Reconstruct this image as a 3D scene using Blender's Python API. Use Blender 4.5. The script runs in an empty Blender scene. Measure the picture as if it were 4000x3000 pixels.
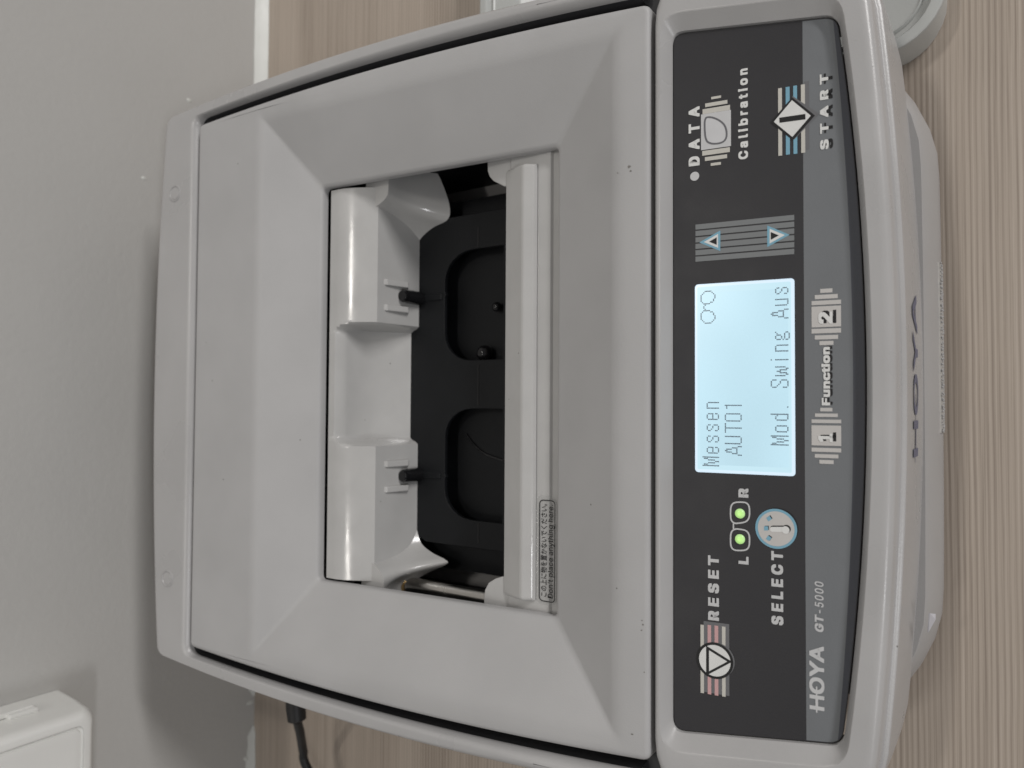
import bpy, bmesh, math, os, random
from math import sin, cos, tan, radians as R, pi
from mathutils import Vector as V, Matrix

random.seed(7)
sc = bpy.context.scene
col = sc.collection

# ------------------------------------------------------------------ camera
CH = .37
CAM = V((-.0112, 0, CH))
F = 2900.0                                   # focal length in photo pixels (4000 wide)
def _axes(pitch, yaw, roll):
    p = R(pitch)
    n = V((0, cos(p), -sin(p))); r = V((1, 0, 0)); d = n.cross(r)
    m = Matrix.Rotation(R(yaw), 3, 'Z')
    n, r, d = m @ n, m @ r, m @ d
    a = R(roll)
    return r * cos(a) + d * sin(a), -r * sin(a) + d * cos(a), n
AR, AD, AN = _axes(56, -2.9182, -2.7416)
cd = bpy.data.cameras.new('camera'); cam = bpy.data.objects.new('camera', cd); col.objects.link(cam)
cam.matrix_world = Matrix(((AD.x, AR.x, -AN.x, CAM.x), (AD.y, AR.y, -AN.y, CAM.y), (AD.z, AR.z, -AN.z, CAM.z), (0, 0, 0, 1)))
cd.sensor_fit = 'HORIZONTAL'; cd.sensor_width = 36; cd.lens = F / 4000 * 36
cd.clip_start = .01; cd.clip_end = 50
cd.dof.use_dof = True; cd.dof.focus_distance = .305; cd.dof.aperture_fstop = 10.5
sc.camera = cam

# ------------------------------------------------------------------ world, lamps, exposure
w = bpy.data.worlds.new('World'); sc.world = w; w.use_nodes = True
w.node_tree.nodes['Background'].inputs[0].default_value = (1, .99, .985, 1)
w.node_tree.nodes['Background'].inputs[1].default_value = .195
def area(name, loc, target, sx, sy, power, color):
    l = bpy.data.lights.new(name, 'AREA'); l.shape = 'RECTANGLE'; l.size = sx; l.size_y = sy; l.energy = power; l.color = color
    o = bpy.data.objects.new(name, l); col.objects.link(o); o.location = loc
    o.rotation_euler = (V(target) - V(loc)).to_track_quat('-Z', 'Y').to_euler()
    return o
area('room_lamp_right', (2.3, -2.4, 1.45), (0, .25, .1), 1.5, .20, 56, (1, .98, .965))
area('room_lamp_left', (-.95, -2.4, 1.72), (-.1, .4, .1), .55, .14, 11, (.97, .98, 1))
area('ceiling_lamp', (.42, .38, 2.2), (.4, .2, .1), .26, .10, 5, (1, .96, .90))
area('ceiling_lamp', (-.52, .38, 2.2), (-.3, .2, .1), .24, .10, 3, (1, .96, .90))
sc.view_settings.view_transform = 'Standard'; sc.view_settings.look = 'None'
sc.view_settings.exposure = .12; sc.view_settings.gamma = 1

# ------------------------------------------------------------------ pixel -> place helpers
def ray(u, v):
    return AN + AR * ((1500 - v) / F) + AD * ((u - 2000) / F)
def px(u, v, z=0.0, p0=None, nrm=None):
    d = ray(u, v)
    if p0 is None: p0, nrm = V((0, 0, z)), V((0, 0, 1))
    return CAM + d * ((p0 - CAM).dot(nrm) / d.dot(nrm))
TL, TP = R(5.727), R(8.15)
def zl(y): return .1128 + (y - .2329) * tan(TL)          # lid top
def za(y): return .0970 + (y - .2344) * tan(TL)          # opening in the lid
def zb(y): return .0968 + (y - .0831) * tan(TP)          # bezel top
def zp(y): return .0918 + (y - .0831) * tan(TP)          # control panel
PN = V((0, -sin(TP), cos(TP))); PO = V((0, .0831, .0918)); PE = V((0, cos(TP), sin(TP)))
def pp(u, v):                                            # photo pixel -> (x, t) on the control panel
    q = px(u, v, 0, PO, PN); return q.x, (q - PO).dot(PE)
def pan(x, t, h=0.0): return V((x, 0, 0)) + V((0, PO.y, PO.z)) + PE * t + PN * h

# ------------------------------------------------------------------ materials
def mat(name, color, rough=.5, metal=0, var=0.0, vscale=30, bump=0.0, bscale=900, spec=.5, emit=None, estr=1, specks=0.0, coat=0):
    m = bpy.data.materials.new(name); m.use_nodes = True; nt = m.node_tree; b = nt.nodes['Principled BSDF']
    b.inputs['Base Color'].default_value = (*color, 1); b.inputs['Roughness'].default_value = rough
    b.inputs['Metallic'].default_value = metal; b.inputs['Specular IOR Level'].default_value = spec
    if coat: b.inputs['Coat Weight'].default_value = coat; b.inputs['Coat Roughness'].default_value = .15
    if emit: b.inputs['Emission Color'].default_value = (*emit, 1); b.inputs['Emission Strength'].default_value = estr
    N = nt.nodes.new; L = nt.links.new
    tc = N('ShaderNodeTexCoord')
    out = None
    if var:
        n = N('ShaderNodeTexNoise'); n.inputs['Scale'].default_value = vscale; n.inputs['Detail'].default_value = 5; L(tc.outputs['Object'], n.inputs['Vector'])
        mp = N('ShaderNodeMapRange'); mp.inputs['From Min'].default_value = .3; mp.inputs['From Max'].default_value = .7
        mp.inputs['To Min'].default_value = 1 - var; mp.inputs['To Max'].default_value = 1 + var; L(n.outputs['Fac'], mp.inputs['Value'])
        mx = N('ShaderNodeMix'); mx.data_type = 'RGBA'; mx.blend_type = 'MULTIPLY'; mx.inputs['Factor'].default_value = 1
        mx.inputs[6].default_value = (*color, 1); L(mp.outputs[0], mx.inputs[7]); out = mx.outputs[2]
        rm = N('ShaderNodeMapRange'); rm.inputs['From Min'].default_value = .3; rm.inputs['From Max'].default_value = .7
        rm.inputs['To Min'].default_value = rough - .06; rm.inputs['To Max'].default_value = rough + .06
        L(n.outputs['Fac'], rm.inputs['Value']); L(rm.outputs[0], b.inputs['Roughness'])
    if specks:
        vo = N('ShaderNodeTexVoronoi'); vo.inputs['Scale'].default_value = 95; L(tc.outputs['Object'], vo.inputs['Vector'])
        cr = N('ShaderNodeMath'); cr.operation = 'LESS_THAN'; cr.inputs[1].default_value = .036; L(vo.outputs['Distance'], cr.inputs[0])
        sep = N('ShaderNodeSeparateColor'); L(vo.outputs['Color'], sep.inputs[0])
        g = N('ShaderNodeMath'); g.operation = 'LESS_THAN'; g.inputs[1].default_value = specks; L(sep.outputs[0], g.inputs[0])
        mu = N('ShaderNodeMath'); mu.operation = 'MULTIPLY'; L(cr.outputs[0], mu.inputs[0]); L(g.outputs[0], mu.inputs[1])
        mk = N('ShaderNodeMix'); mk.data_type = 'RGBA'; L(mu.outputs[0], mk.inputs['Factor'])
        if out: L(out, mk.inputs[6])
        else: mk.inputs[6].default_value = (*color, 1)
        mk.inputs[7].default_value = (color[0] * .42, color[1] * .40, color[2] * .37, 1); out = mk.outputs[2]
    if out: L(out, b.inputs['Base Color'])
    if bump:
        n2 = N('ShaderNodeTexNoise'); n2.inputs['Scale'].default_value = bscale; n2.inputs['Detail'].default_value = 2; L(tc.outputs['Object'], n2.inputs['Vector'])
        bp = N('ShaderNodeBump'); bp.inputs['Strength'].default_value = bump; bp.inputs['Distance'].default_value = .0003
        L(n2.outputs['Fac'], bp.inputs['Height']); L(bp.outputs[0], b.inputs['Normal'])
    return m
M = {}
M['shell'] = mat('grey_housing_plastic', (.440, .433, .430), .30, var=.045, vscale=22, bump=.13, bscale=1700, specks=.22)
M['lid'] = mat('grey_lid_plastic', (.443, .438, .437), .50, var=.045, vscale=24, bump=.16, bscale=1700, specks=.25)
M['base'] = mat('grey_base_plastic', (.405, .395, .388), .42, var=.03, bump=.2, bscale=1500)
M['slider'] = mat('smooth_cream_plastic', (.50, .494, .484), .17, var=.04, vscale=60, bump=.07, bscale=300, specks=.2)
M['black'] = mat('black_inner_plastic', (.006, .0066, .0075), .5, spec=.2, var=.1, vscale=60)
M['plate'] = mat('black_plate_plastic', (.0078, .0086, .0100), .45, spec=.22, var=.12, vscale=60, bump=.1, bscale=900)
M['dark'] = mat('gap_shade_plastic', (.04, .04, .043), .6)  # dark colour painted in for the shade in the lid gap
M['panel'] = mat('charcoal_panel_film', (.030, .0292, .0325), .5, var=.05, vscale=60, bump=.12, bscale=1300, spec=.4)
M['band'] = mat('grey_panel_film', (.172, .181, .191), .5, var=.04, vscale=60, bump=.12, bscale=1300, spec=.4)
M['slate'] = mat('slate_panel_film', (.066, .070, .084), .5, var=.05, vscale=60, bump=.12, bscale=1300, spec=.4)
def ink(n, c): M[n] = mat(n + '_ink', c, .5, var=.03, vscale=200, spec=.4)
ink('white', (.74, .74, .725)); ink('cream', (.58, .56, .51)); ink('blue', (.20, .41, .53)); ink('pink', (.60, .36, .36))
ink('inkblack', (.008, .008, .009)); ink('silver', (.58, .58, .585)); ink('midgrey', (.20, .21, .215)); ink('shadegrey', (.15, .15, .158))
ink('lensfill', (.60, .60, .61)); ink('lensline', (.14, .14, .15)); ink('logo', (.13, .135, .20)); ink('text', (.012, .012, .013)); ink('buttonface', (.56, .54, .52))
M['lcd'] = mat('lit_display', (.02, .03, .03), .25, emit=(.48, .69, .79), estr=1.0)
M['lcdrim'] = mat('lit_display_border', (.02, .03, .03), .25, emit=(.51, .72, .81), estr=1.0)
M['lcdedge'] = mat('lit_display_edge', (.1, .1, .1), .2, emit=(.60, .74, .86), estr=1.0)
M['lcddot'] = mat('display_dot', (.006, .007, .01), .3, emit=(.03, .04, .06), estr=1)
M['chrome'] = mat('steel_rod', (.55, .53, .5), .22, 1, var=.08, vscale=80)
M['brass'] = mat('brass_ring', (.6, .42, .2), .25, 1)
M['ball'] = mat('glossy_black_ball', (.01, .01, .011), .06)
M['cable'] = mat('black_rubber', (.012, .012, .013), .5)
M['box'] = mat('white_box_plastic', (.80, .80, .775), .35, var=.02, bump=.05)
M['tray'] = mat('pale_grey_tray_plastic', (.50, .51, .495), .35, var=.03, bump=.12, bscale=1200)
M['seal'] = mat('white_sealant', (.66, .67, .64), .4, var=.05, bump=.4, bscale=120)
M['paper'] = mat('white_paper', (.7, .7, .75), .7)
# green indicator: brighter in the lamp's core
def led():
    m = mat('green_lamp', (.3, .4, .25), .3); nt = m.node_tree; N = nt.nodes.new; L = nt.links.new; b = nt.nodes['Principled BSDF']
    tc = N('ShaderNodeTexCoord'); g = N('ShaderNodeTexGradient'); g.gradient_type = 'SPHERICAL'
    mp = N('ShaderNodeMapping'); mp.inputs['Scale'].default_value = (480, 480, 480); L(tc.outputs['Object'], mp.inputs[0]); L(mp.outputs[0], g.inputs[0])
    cr = N('ShaderNodeValToRGB'); cr.color_ramp.elements[0].color = (.25, .42, .17, 1); cr.color_ramp.elements[1].color = (.48, 1.0, .06, 1); L(g.outputs['Color'], cr.inputs[0])
    L(cr.outputs[0], b.inputs['Emission Color']); b.inputs['Emission Strength'].default_value = .85
    return m
M['led'] = led()
def backlight(m, col_, amp):
    nt = m.node_tree; N = nt.nodes.new; L = nt.links.new; b = nt.nodes['Principled BSDF']; tc = N('ShaderNodeTexCoord')
    n = N('ShaderNodeTexNoise'); n.inputs['Scale'].default_value = 22; n.inputs['Detail'].default_value = 1; L(tc.outputs['Object'], n.inputs['Vector'])
    n2 = N('ShaderNodeTexNoise'); n2.inputs['Scale'].default_value = 2600; L(tc.outputs['Object'], n2.inputs['Vector'])
    ad = N('ShaderNodeMath'); ad.operation = 'MULTIPLY_ADD'; ad.inputs[1].default_value = .25; L(n2.outputs['Fac'], ad.inputs[0]); L(n.outputs['Fac'], ad.inputs[2])
    mp = N('ShaderNodeMapRange'); mp.inputs['From Min'].default_value = .35; mp.inputs['From Max'].default_value = .9; mp.inputs['To Min'].default_value = 1 - amp; mp.inputs['To Max'].default_value = 1 + amp
    L(ad.outputs[0], mp.inputs['Value']); L(mp.outputs[0], b.inputs['Emission Strength'])
backlight(M['lcd'], None, .10)
def glass(name, color, alpha):
    m = mat(name, color, .15); m.node_tree.nodes['Principled BSDF'].inputs['Alpha'].default_value = alpha; return m
M['film'] = glass('clear_sticker_film', (.5, .5, .49), .16)
M['pad'] = mat('cloudy_bump_pad', (.47, .46, .44), .3, var=.08, vscale=400)
# wall paint: faint roller texture
def wallmat():
    m = mat('wall_paint', (.50, .493, .476), .6, var=.02, vscale=9); nt = m.node_tree; N = nt.nodes.new; L = nt.links.new; b = nt.nodes['Principled BSDF']
    tc = N('ShaderNodeTexCoord'); n = N('ShaderNodeTexNoise'); n.inputs['Scale'].default_value = 260; n.inputs['Detail'].default_value = 6; L(tc.outputs['Object'], n.inputs['Vector'])
    bp = N('ShaderNodeBump'); bp.inputs['Strength'].default_value = .10; bp.inputs['Distance'].default_value = .002; L(n.outputs['Fac'], bp.inputs['Height']); L(bp.outputs[0], b.inputs['Normal'])
    return m
M['wall'] = wallmat()
# desk laminate: long fine grain along X
def deskmat():
    m = mat('wood_laminate', (.3, .26, .22), .42); nt = m.node_tree; N = nt.nodes.new; L = nt.links.new; b = nt.nodes['Principled BSDF']
    tc = N('ShaderNodeTexCoord')
    def noise(sx, sy, scale, det, dist=0, rgh=.55):
        mp = N('ShaderNodeMapping'); mp.inputs['Scale'].default_value = (sx, sy, 1); L(tc.outputs['Object'], mp.inputs[0])
        n = N('ShaderNodeTexNoise'); n.inputs['Scale'].default_value = scale; n.inputs['Detail'].default_value = det; n.inputs['Distortion'].default_value = dist
        n.inputs['Roughness'].default_value = rgh; L(mp.outputs[0], n.inputs['Vector']); return n.outputs['Fac']
    def mth(op, a, bb):
        x = N('ShaderNodeMath'); x.operation = op
        for i, s in enumerate((a, bb)):
            if isinstance(s, (int, float)): x.inputs[i].default_value = s
            else: L(s, x.inputs[i])
        return x.outputs[0]
    # wobbling coordinate across the grain, then near-even ribs plus random streaks
    sp = N('ShaderNodeSeparateXYZ'); L(tc.outputs['Object'], sp.inputs[0])
    wob = mth('MULTIPLY', mth('SUBTRACT', noise(1.6, 3, 3, 3), .5), .005)
    yw = mth('ADD', sp.outputs[1], wob)
    rib = mth('SINE', mth('MULTIPLY', yw, 2 * pi / .0023), 0.0)
    rib = mth('MULTIPLY', rib, mth('MULTIPLY', noise(1.5, 40, 3, 3), 1.5))
    streak = noise(.8, 330, 2.6, 5, .0, .7)
    fine = noise(9, 900, 2.2, 3)
    broad = noise(.8, 14, 2.0, 3)
    tot = mth('ADD', mth('ADD', mth('MULTIPLY', rib, .10), mth('MULTIPLY', streak, .58)), mth('ADD', mth('MULTIPLY', fine, .26), mth('MULTIPLY', broad, .40)))
    cr = N('ShaderNodeValToRGB'); L(tot, cr.inputs[0]); e = cr.color_ramp.elements
    e[0].position = .42; e[0].color = (.270, .220, .180, 1); e[1].position = .80; e[1].color = (.535, .462, .394, 1)
    k = e.new(.61); k.color = (.435, .366, .304, 1)
    L(cr.outputs[0], b.inputs['Base Color'])
    bp = N('ShaderNodeBump'); bp.inputs['Strength'].default_value = .3; bp.inputs['Distance'].default_value = .0006; L(tot, bp.inputs['Height']); L(bp.outputs[0], b.inputs['Normal'])
    return m
M['desk'] = deskmat()

# ------------------------------------------------------------------ building helpers
def link(name, me, m, parent=None, smooth=None, bevel=0.0, seg=2):
    o = bpy.data.objects.new(name, me); col.objects.link(o)
    if m: me.materials.append(m)
    if parent is not None: o.parent = parent; o.matrix_parent_inverse = Matrix.Identity(4)
    if parent is not None:
        off = V((0, 0, 0)); q = parent
        while q: off += q.location; q = q.parent
        o.location = -off
    if bevel:
        b = o.modifiers.new('bevel', 'BEVEL'); b.width = bevel; b.segments = seg; b.limit_method = 'ANGLE'; b.angle_limit = R(25)
    if smooth is not None:
        me.shade_smooth(); me.set_sharp_from_angle(angle=R(smooth))
        wn = o.modifiers.new('weighted', 'WEIGHTED_NORMAL'); wn.keep_sharp = True; wn.weight = 100
    return o
def mesh(name, verts, faces, m, parent=None, **k):
    me = bpy.data.meshes.new(name); me.from_pydata([tuple(p) for p in verts], [], faces); me.update()
    bm = bmesh.new(); bm.from_mesh(me); bmesh.ops.recalc_face_normals(bm, faces=bm.faces); bm.to_mesh(me); bm.free()
    return link(name, me, m, parent, **k)
def tag(o, label, cat, group=None):
    o['label'] = label; o['category'] = cat
    if group: o['group'] = group
    return o
def empty(name, loc):
    o = bpy.data.objects.new(name, None); col.objects.link(o); o.location = loc; o.empty_display_size = .05; return o
def ring(front, back, half, r=.004, d=0.0, n=24, nc=6):
    """closed loop: front edge y=front(x), back edge y=back(x), sides x=+-half(y); d grows it outward"""
    f = lambda x: front(x) - d
    b = lambda x: back(x) + d
    h = lambda y: half(y) + d
    rr = max(r + d, .0003)
    cf = h(f(h(f(0)))); cb = h(b(h(b(0))))          # corner half widths
    yf, yb = f(cf), b(cb)
    pts = []
    def arc(p, c, q):
        for i in range(1, nc): 
            t = i / nc; pts.append(p * (1 - t) ** 2 + c * 2 * t * (1 - t) + q * t * t)
    fx = [-(cf - rr) + 2 * (cf - rr) * i / n for i in range(n + 1)]
    A = [V((x, f(x))) for x in fx]
    ys = [yf + rr + (yb - yf - 2 * rr) * i / n for i in range(n + 1)]
    B = [V((h(y), y)) for y in ys]
    bx = [(cb - rr) - 2 * (cb - rr) * i / n for i in range(n + 1)]
    Cc = [V((x, b(x))) for x in bx]
    D = [V((-h(y), y)) for y in reversed(ys)]
    pts += A; arc(A[-1], V((cf, yf)), B[0]); pts += B; arc(B[-1], V((cb, yb)), Cc[0]); pts += Cc
    arc(Cc[-1], V((-cb, yb)), D[0]); pts += D; arc(D[-1], V((-cf, yf)), A[0])
    return pts
def const(c): return lambda q: c
def loft(name, rings, m, parent, cap0=False, cap1=False, closed=True, **k):
    """rings: lists of 3D points of equal length"""
    n = len(rings[0]); vs = [p for r_ in rings for p in r_]; fs = []
    for j in range(len(rings) - 1):
        for i in range(n if closed else n - 1):
            a, b = j * n + i, j * n + (i + 1) % n
            fs.append((a, b, b + n, a + n))
    if cap0: fs.append(tuple(range(n)))
    if cap1: fs.append(tuple(range((len(rings) - 1) * n, len(rings) * n)))
    return mesh(name, vs, fs, m, parent, **k)
def lift(r2, zf): return [V((p.x, p.y, zf(p.y) if callable(zf) else zf)) for p in r2]
def box_pts(c, s):
    return [V((c[0] + s[0] * (i & 1 and 1 or -1) / 2, c[1] + s[1] * (i & 2 and 1 or -1) / 2, c[2] + s[2] * (i & 4 and 1 or -1) / 2)) for i in range(8)]
BOXF = [(0, 1, 3, 2), (4, 6, 7, 5), (0, 4, 5, 1), (2, 3, 7, 6), (0, 2, 6, 4), (1, 5, 7, 3)]
def box(name, c, s, m, parent, bevel=.0, **k):
    return mesh(name, box_pts(c, s), BOXF, m, parent, bevel=bevel, **k)
def prism(name, poly, z0, z1, m, parent, **k):
    """poly: list of (x, y) ; z0/z1 numbers or functions of y"""
    n = len(poly); g = lambda z, y: z(y) if callable(z) else z
    vs = [V((x, y, g(z0, y))) for x, y in poly] + [V((x, y, g(z1, y))) for x, y in poly]
    fs = [tuple(range(n)), tuple(range(n, 2 * n))] + [(i, (i + 1) % n, n + (i + 1) % n, n + i) for i in range(n)]
    return mesh(name, vs, fs, m, parent, **k)
def tube(name, path, rad, m, parent, ns=14, cap=True, **k):
    rings = []; up = V((0, 0, 1))
    for i, p in enumerate(path):
        t = (path[min(i + 1, len(path) - 1)] - path[max(i - 1, 0)]).normalized()
        a = t.cross(up)
        if a.length < 1e-4: a = t.cross(V((0, 1, 0)))
        a.normalize(); b = a.cross(t); r_ = rad[i] if isinstance(rad, (list, tuple)) else rad
        rings.append([p + a * r_ * cos(2 * pi * q / ns) + b * r_ * sin(2 * pi * q / ns) for q in range(ns)])
    return loft(name, rings, m, parent, cap, cap, smooth=40, **k)
def sphere(name, c, r_, m, parent, nu=24, nv=14, zs=1):
    rings = []
    for j in range(1, nv):
        a = pi * j / nv; rings.append([V(c) + V((r_ * sin(a) * cos(2 * pi * i / nu), r_ * sin(a) * sin(2 * pi * i / nu), r_ * cos(a) * zs)) for i in range(nu)])
    return loft(name, rings, m, parent, True, True, smooth=60)
def bez(p, n=16):
    """Catmull-Rom through points"""
    out = []
    for i in range(len(p) - 1):
        a, b, c, d = p[max(i - 1, 0)], p[i], p[i + 1], p[min(i + 2, len(p) - 1)]
        for k in range(n):
            t = k / n; out.append(.5 * ((2 * b) + (c - a) * t + (2 * a - 5 * b + 4 * c - d) * t * t + (3 * b - a - 3 * c + d) * t ** 3))
    return out + [p[-1]]

# ================================================================== SETTING: desk and wall
WY = .487
desk = mesh('desk', box_pts((0, -.1065, -.0125), (2.4, 1.187, .025)), BOXF, M['desk']); desk['kind'] = 'structure'
wall = mesh('wall', box_pts((0, WY + .05, .6), (2.4, .1, 1.5)), BOXF, M['wall']); wall['kind'] = 'structure'
# white sealant bead in the corner: whole on the right, worn and broken on the left
def bead(x0, x1, hw, hz, name, rough=0.0):
    rings = []; n = max(6, int((x1 - x0) / .006))
    for i in range(n + 1):
        x = x0 + (x1 - x0) * i / n; f = 1 + rough * (random.random() - .5); e = min(1, (i + .3) / 1.2, (n - i + .3) / 1.2)
        a, b = hw * f * e, hz * f * e
        rings.append([V((x, WY - .0002, .0003)), V((x, WY - a, .0003)), V((x, WY - a * .62, b * .35)), V((x, WY - a * .3, b * .7)), V((x, WY - .0002, b))])
    return loft(name, rings, M['seal'], wall, True, True, smooth=50)
bead(.10, 1.1, .0055, .0095, 'sealant_bead', .05)
bead(-.236, .08, .0022, .006, 'sealant_bead', .4)
bead(-.30, -.258, .0022, .006, 'sealant_bead', .5)
# small chips and blobs of plaster on the wall
def chip(u, v, r_, name='plaster_chip', sx=1.3):
    q = px(u, v, 0, V((0, WY, 0)), V((0, 1, 0))); vs = []
    n = 9
    for j, (k, dy) in enumerate(((1, -.0001), (.62, .0006))):
        for i in range(n):
            a = 2 * pi * i / n; f = r_ * k * (.75 + .5 * random.random()); vs.append(V((q.x + f * cos(a), WY - dy, q.z + f * sin(a) * sx)))
    return mesh(name, vs, [tuple(range(n)), tuple(range(n, 2 * n))] + [(i, (i + 1) % n, n + (i + 1) % n, n + i) for i in range(n)], M['seal'], wall, smooth=60)
chip(740, 392, .0015); chip(562, 696, .0013); chip(962, 2962, .0020); chip(972, 2935, .0022, sx=.8); chip(976, 2745, .0016, sx=1.8)

# ================================================================== THE FRAME TRACER
tr = empty('frame_tracer', (0, .22, 0))
tag(tr, 'light grey desktop frame tracer with lit display, dark control panel and square lid opening', 'tracer')

wl = lambda y: .1513 - ((y - .227) / .148) ** 2 * .0064
wo = lambda y: .1646 - ((y - .227) / .182) ** 2 * .0118
yrear = lambda x: .413 - .007 * (x / .153) ** 2
yf = lambda x: .0324 + (x / .130) ** 2 * .0066
LF, LB = .1168, .3765

# --- lid with sunken facets and the square opening
lo = lambda d: ring(const(LF), const(LB), wl, .0035, d)
cr_ = lambda d: ring(const(.1300), const(.3288), const(.1412), .0018, d)
ap = lambda d: ring(const(.1647), const(.3010), const(.1031), .0030, d)
def mix(a, b, t): return [p + (q - p) * t for p, q in zip(a, b)]
c_out, a_in = lift(cr_(0), zl), lift(ap(0), za)
rings = [lift(lo(-.0012), lambda y: zl(y) - .0085), lift(lo(0), lambda y: zl(y) - .008), lift(lo(0), lambda y: zl(y) - .0020),
         lift(lo(-.0003), lambda y: zl(y) - .0011), lift(lo(-.0010), lambda y: zl(y) - .0004), lift(lo(-.0022), zl),
         lift(cr_(.0038), zl), lift(cr_(.0014), lambda y: zl(y) - .00028)]
rings += [mix(c_out, a_in, .035), mix(c_out, a_in, .10), mix(c_out, a_in, .955), mix(c_out, a_in, .985),
          lift(ap(0), lambda y: za(y) - .0007), lift(ap(-.0002), lambda y: za(y) - .0016), lift(ap(-.0002), lambda y: za(y) - .0042), lift(ap(.004), lambda y: za(y) - .0042)]
lid = loft('lid', rings, M['lid'], tr, smooth=50)

M['scuff'] = mat('scuff_mark', (.21, .20, .185), .6)
for u, v, r_ in ((2457, 652, .0008), (2464, 668, .0005), (2412, 676, .0003), (2508, 2424, .0004), (2511, 2440, .0004), (2507, 2462, .0004), (2254, 2234, .0004), (2115, 2520, .0004), (1330, 1700, .0004), (2193, 648, .0003), (1540, 620, .0004), (2470, 2868, .0005)):
    q = px(u, v, 0, V((0, .2329, .1128)), V((0, -sin(TL), cos(TL)))); sunk = abs(q.x) < .1395 and .132 < q.y < .327
    if sunk: continue
    a0_ = random.random() * 6; pts_ = [(r_ * (.5 + .5 * random.random()) * cos(a0_ + i * .9), r_ * (.4 + .6 * random.random()) * sin(a0_ + i * .9) * 1.5) for i in range(7)]
    mesh('scuff_mark', [V((q.x + a, q.y + b, zl(q.y + b) + .00006)) for a, b in pts_], [tuple(range(7))], M['scuff'], lid)
# --- rear housing: rim that runs round three sides of the lid
inn = ring(const(.1166), const(.3795), lambda y: wl(y) + .0054, .006)
out = ring(const(.1166), yrear, wo, .005)
k0 = 24 + 6                                            # skip the front side and its corner
I3, O3 = inn[k0:len(inn) - 5], out[k0:len(out) - 5]
def prof(side, dist, dz):
    res = []
    for p, q in zip(I3, O3):
        t = (q - p).normalized(); b = p + t * dist if side == 0 else q - t * dist
        res.append(V((b.x, b.y, zl(b.y) + dz)))
    return res
rows = [prof(0, .0002, -.0052), prof(0, .0005, -.0034), prof(0, .0013, -.0017), prof(0, .0024, -.0008), prof(0, .0036, -.0005), prof(0, .0046, -.0004),
        prof(1, .0038, -.0004), prof(1, .0022, -.0008), prof(1, .0008, -.0018), prof(1, 0, -.0036), prof(1, 0, -.016), prof(1, .006, -.030), prof(1, .022, -.055)]
loft('rear_housing', rows, M['shell'], tr, closed=False, smooth=50)
loft('gap_shade_wall', [prof(0, .0003, -.0051), prof(0, -.0002, -.0085), prof(0, -.0004, -.020)], M['dark'], tr, closed=False)  # lower rim wall coloured near-black to paint the gap's shade
# chassis under the gap between lid and rim, its shade painted in as dark colour, with the shaft cut through it
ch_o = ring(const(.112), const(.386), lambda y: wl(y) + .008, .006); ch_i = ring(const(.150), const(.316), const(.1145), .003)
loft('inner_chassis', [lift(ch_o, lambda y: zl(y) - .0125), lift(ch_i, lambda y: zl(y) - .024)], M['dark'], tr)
# round plugs on the rear rim
for u, v in ((682, 755), (652, 2260)):
    q = px(u, v, 0, V((0, .2329, .1128)), V((0, -sin(TL), cos(TL))))
    z0 = zl(q.y) - .0004; rr = []
    for r_, dz in ((.0047, -.0002), (.0046, .00035), (.0041, .00045), (.0038, -.0002), (.0035, -.0002), (.0033, .0003), (.0016, .00035)):
        rr.append([V((q.x + r_ * cos(2 * pi * i / 28), q.y + r_ * sin(2 * pi * i / 28), z0 + dz + sin(2 * pi * i / 28) * r_ * tan(TL))) for i in range(28)])
    loft('screw_plug', rr, M['shell'], tr, False, True, smooth=40)

# --- front housing: bezel round the control panel and the curved front
pf = lambda x: .0424 + (x / .127) ** 2 * .0080
ph = lambda y: .1352 - (.109 - y) / .058 * .0062
pan_o = lambda d=0: ring(pf, const(.1090), ph, .0045, d)
rim = ring(lambda x: pf(x) - .0022, const(.1120), lambda y: ph(y) + .0062, .0085)
rim2 = ring(lambda x: pf(x) - .0029, const(.1124), lambda y: ph(y) + .0070, .0092)
fo = lambda d: ring(lambda x: yf(x) - d, const(.1150 + d * .25), lambda y: wo(y) + d * .5, .022 if d > -.004 else .02)
def inset(d): return ring(lambda x: yf(x) + d, const(.1150 - d * .4), lambda y: wo(y) - d, .021)
fr = [lift(pan_o(.0004), lambda y: zp(y) - .0006), lift(pan_o(.0006), lambda y: zp(y) + .0010), lift(rim, lambda y: zb(y) - .0006), lift(rim2, zb), lift(inset(.0040), zb), lift(inset(.0022), lambda y: zb(y) - .0003),
      lift(inset(.0008), lambda y: zb(y) - .0011), lift(inset(0), lambda y: zb(y) - .0026), lift(fo(.0007), lambda y: zb(y) - .0082), lift(fo(.0013), lambda y: zb(y) - .0085), lift(fo(.0021), lambda y: zb(y) - .0087), lift(fo(.0024), lambda y: zb(y) - .0092),
      lift(fo(.0028), lambda y: .066), lift(fo(.0029), lambda y: .040), lift(fo(.0027), lambda y: .027), lift(fo(-.006), lambda y: .0235)]
loft('front_housing', fr, M['shell'], tr, smooth=40)
# --- base below it
bf = lambda x: .0243 + max(0, abs(x) - .02) ** 2 * .10 + max(0, abs(x) - .09) ** 2 * 8.5
bs = lambda d: ring(bf, const(.385), const(.1365), .006, d)
loft('base', [lift(bs(-.005), .0285), lift(bs(-.0042), .0275), lift(bs(-.0022), .022), lift(bs(-.0004), .012), lift(bs(0), .006), lift(bs(-.001), .0042), lift(bs(-.004), .004)], M['base'], tr, True, True, smooth=40)
for x in (-.1, .1):
    for y in (.07, .35): tube('foot', [V((x, y, .0002)), V((x, y, .0045))], .011, M['cable'], tr)
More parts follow.
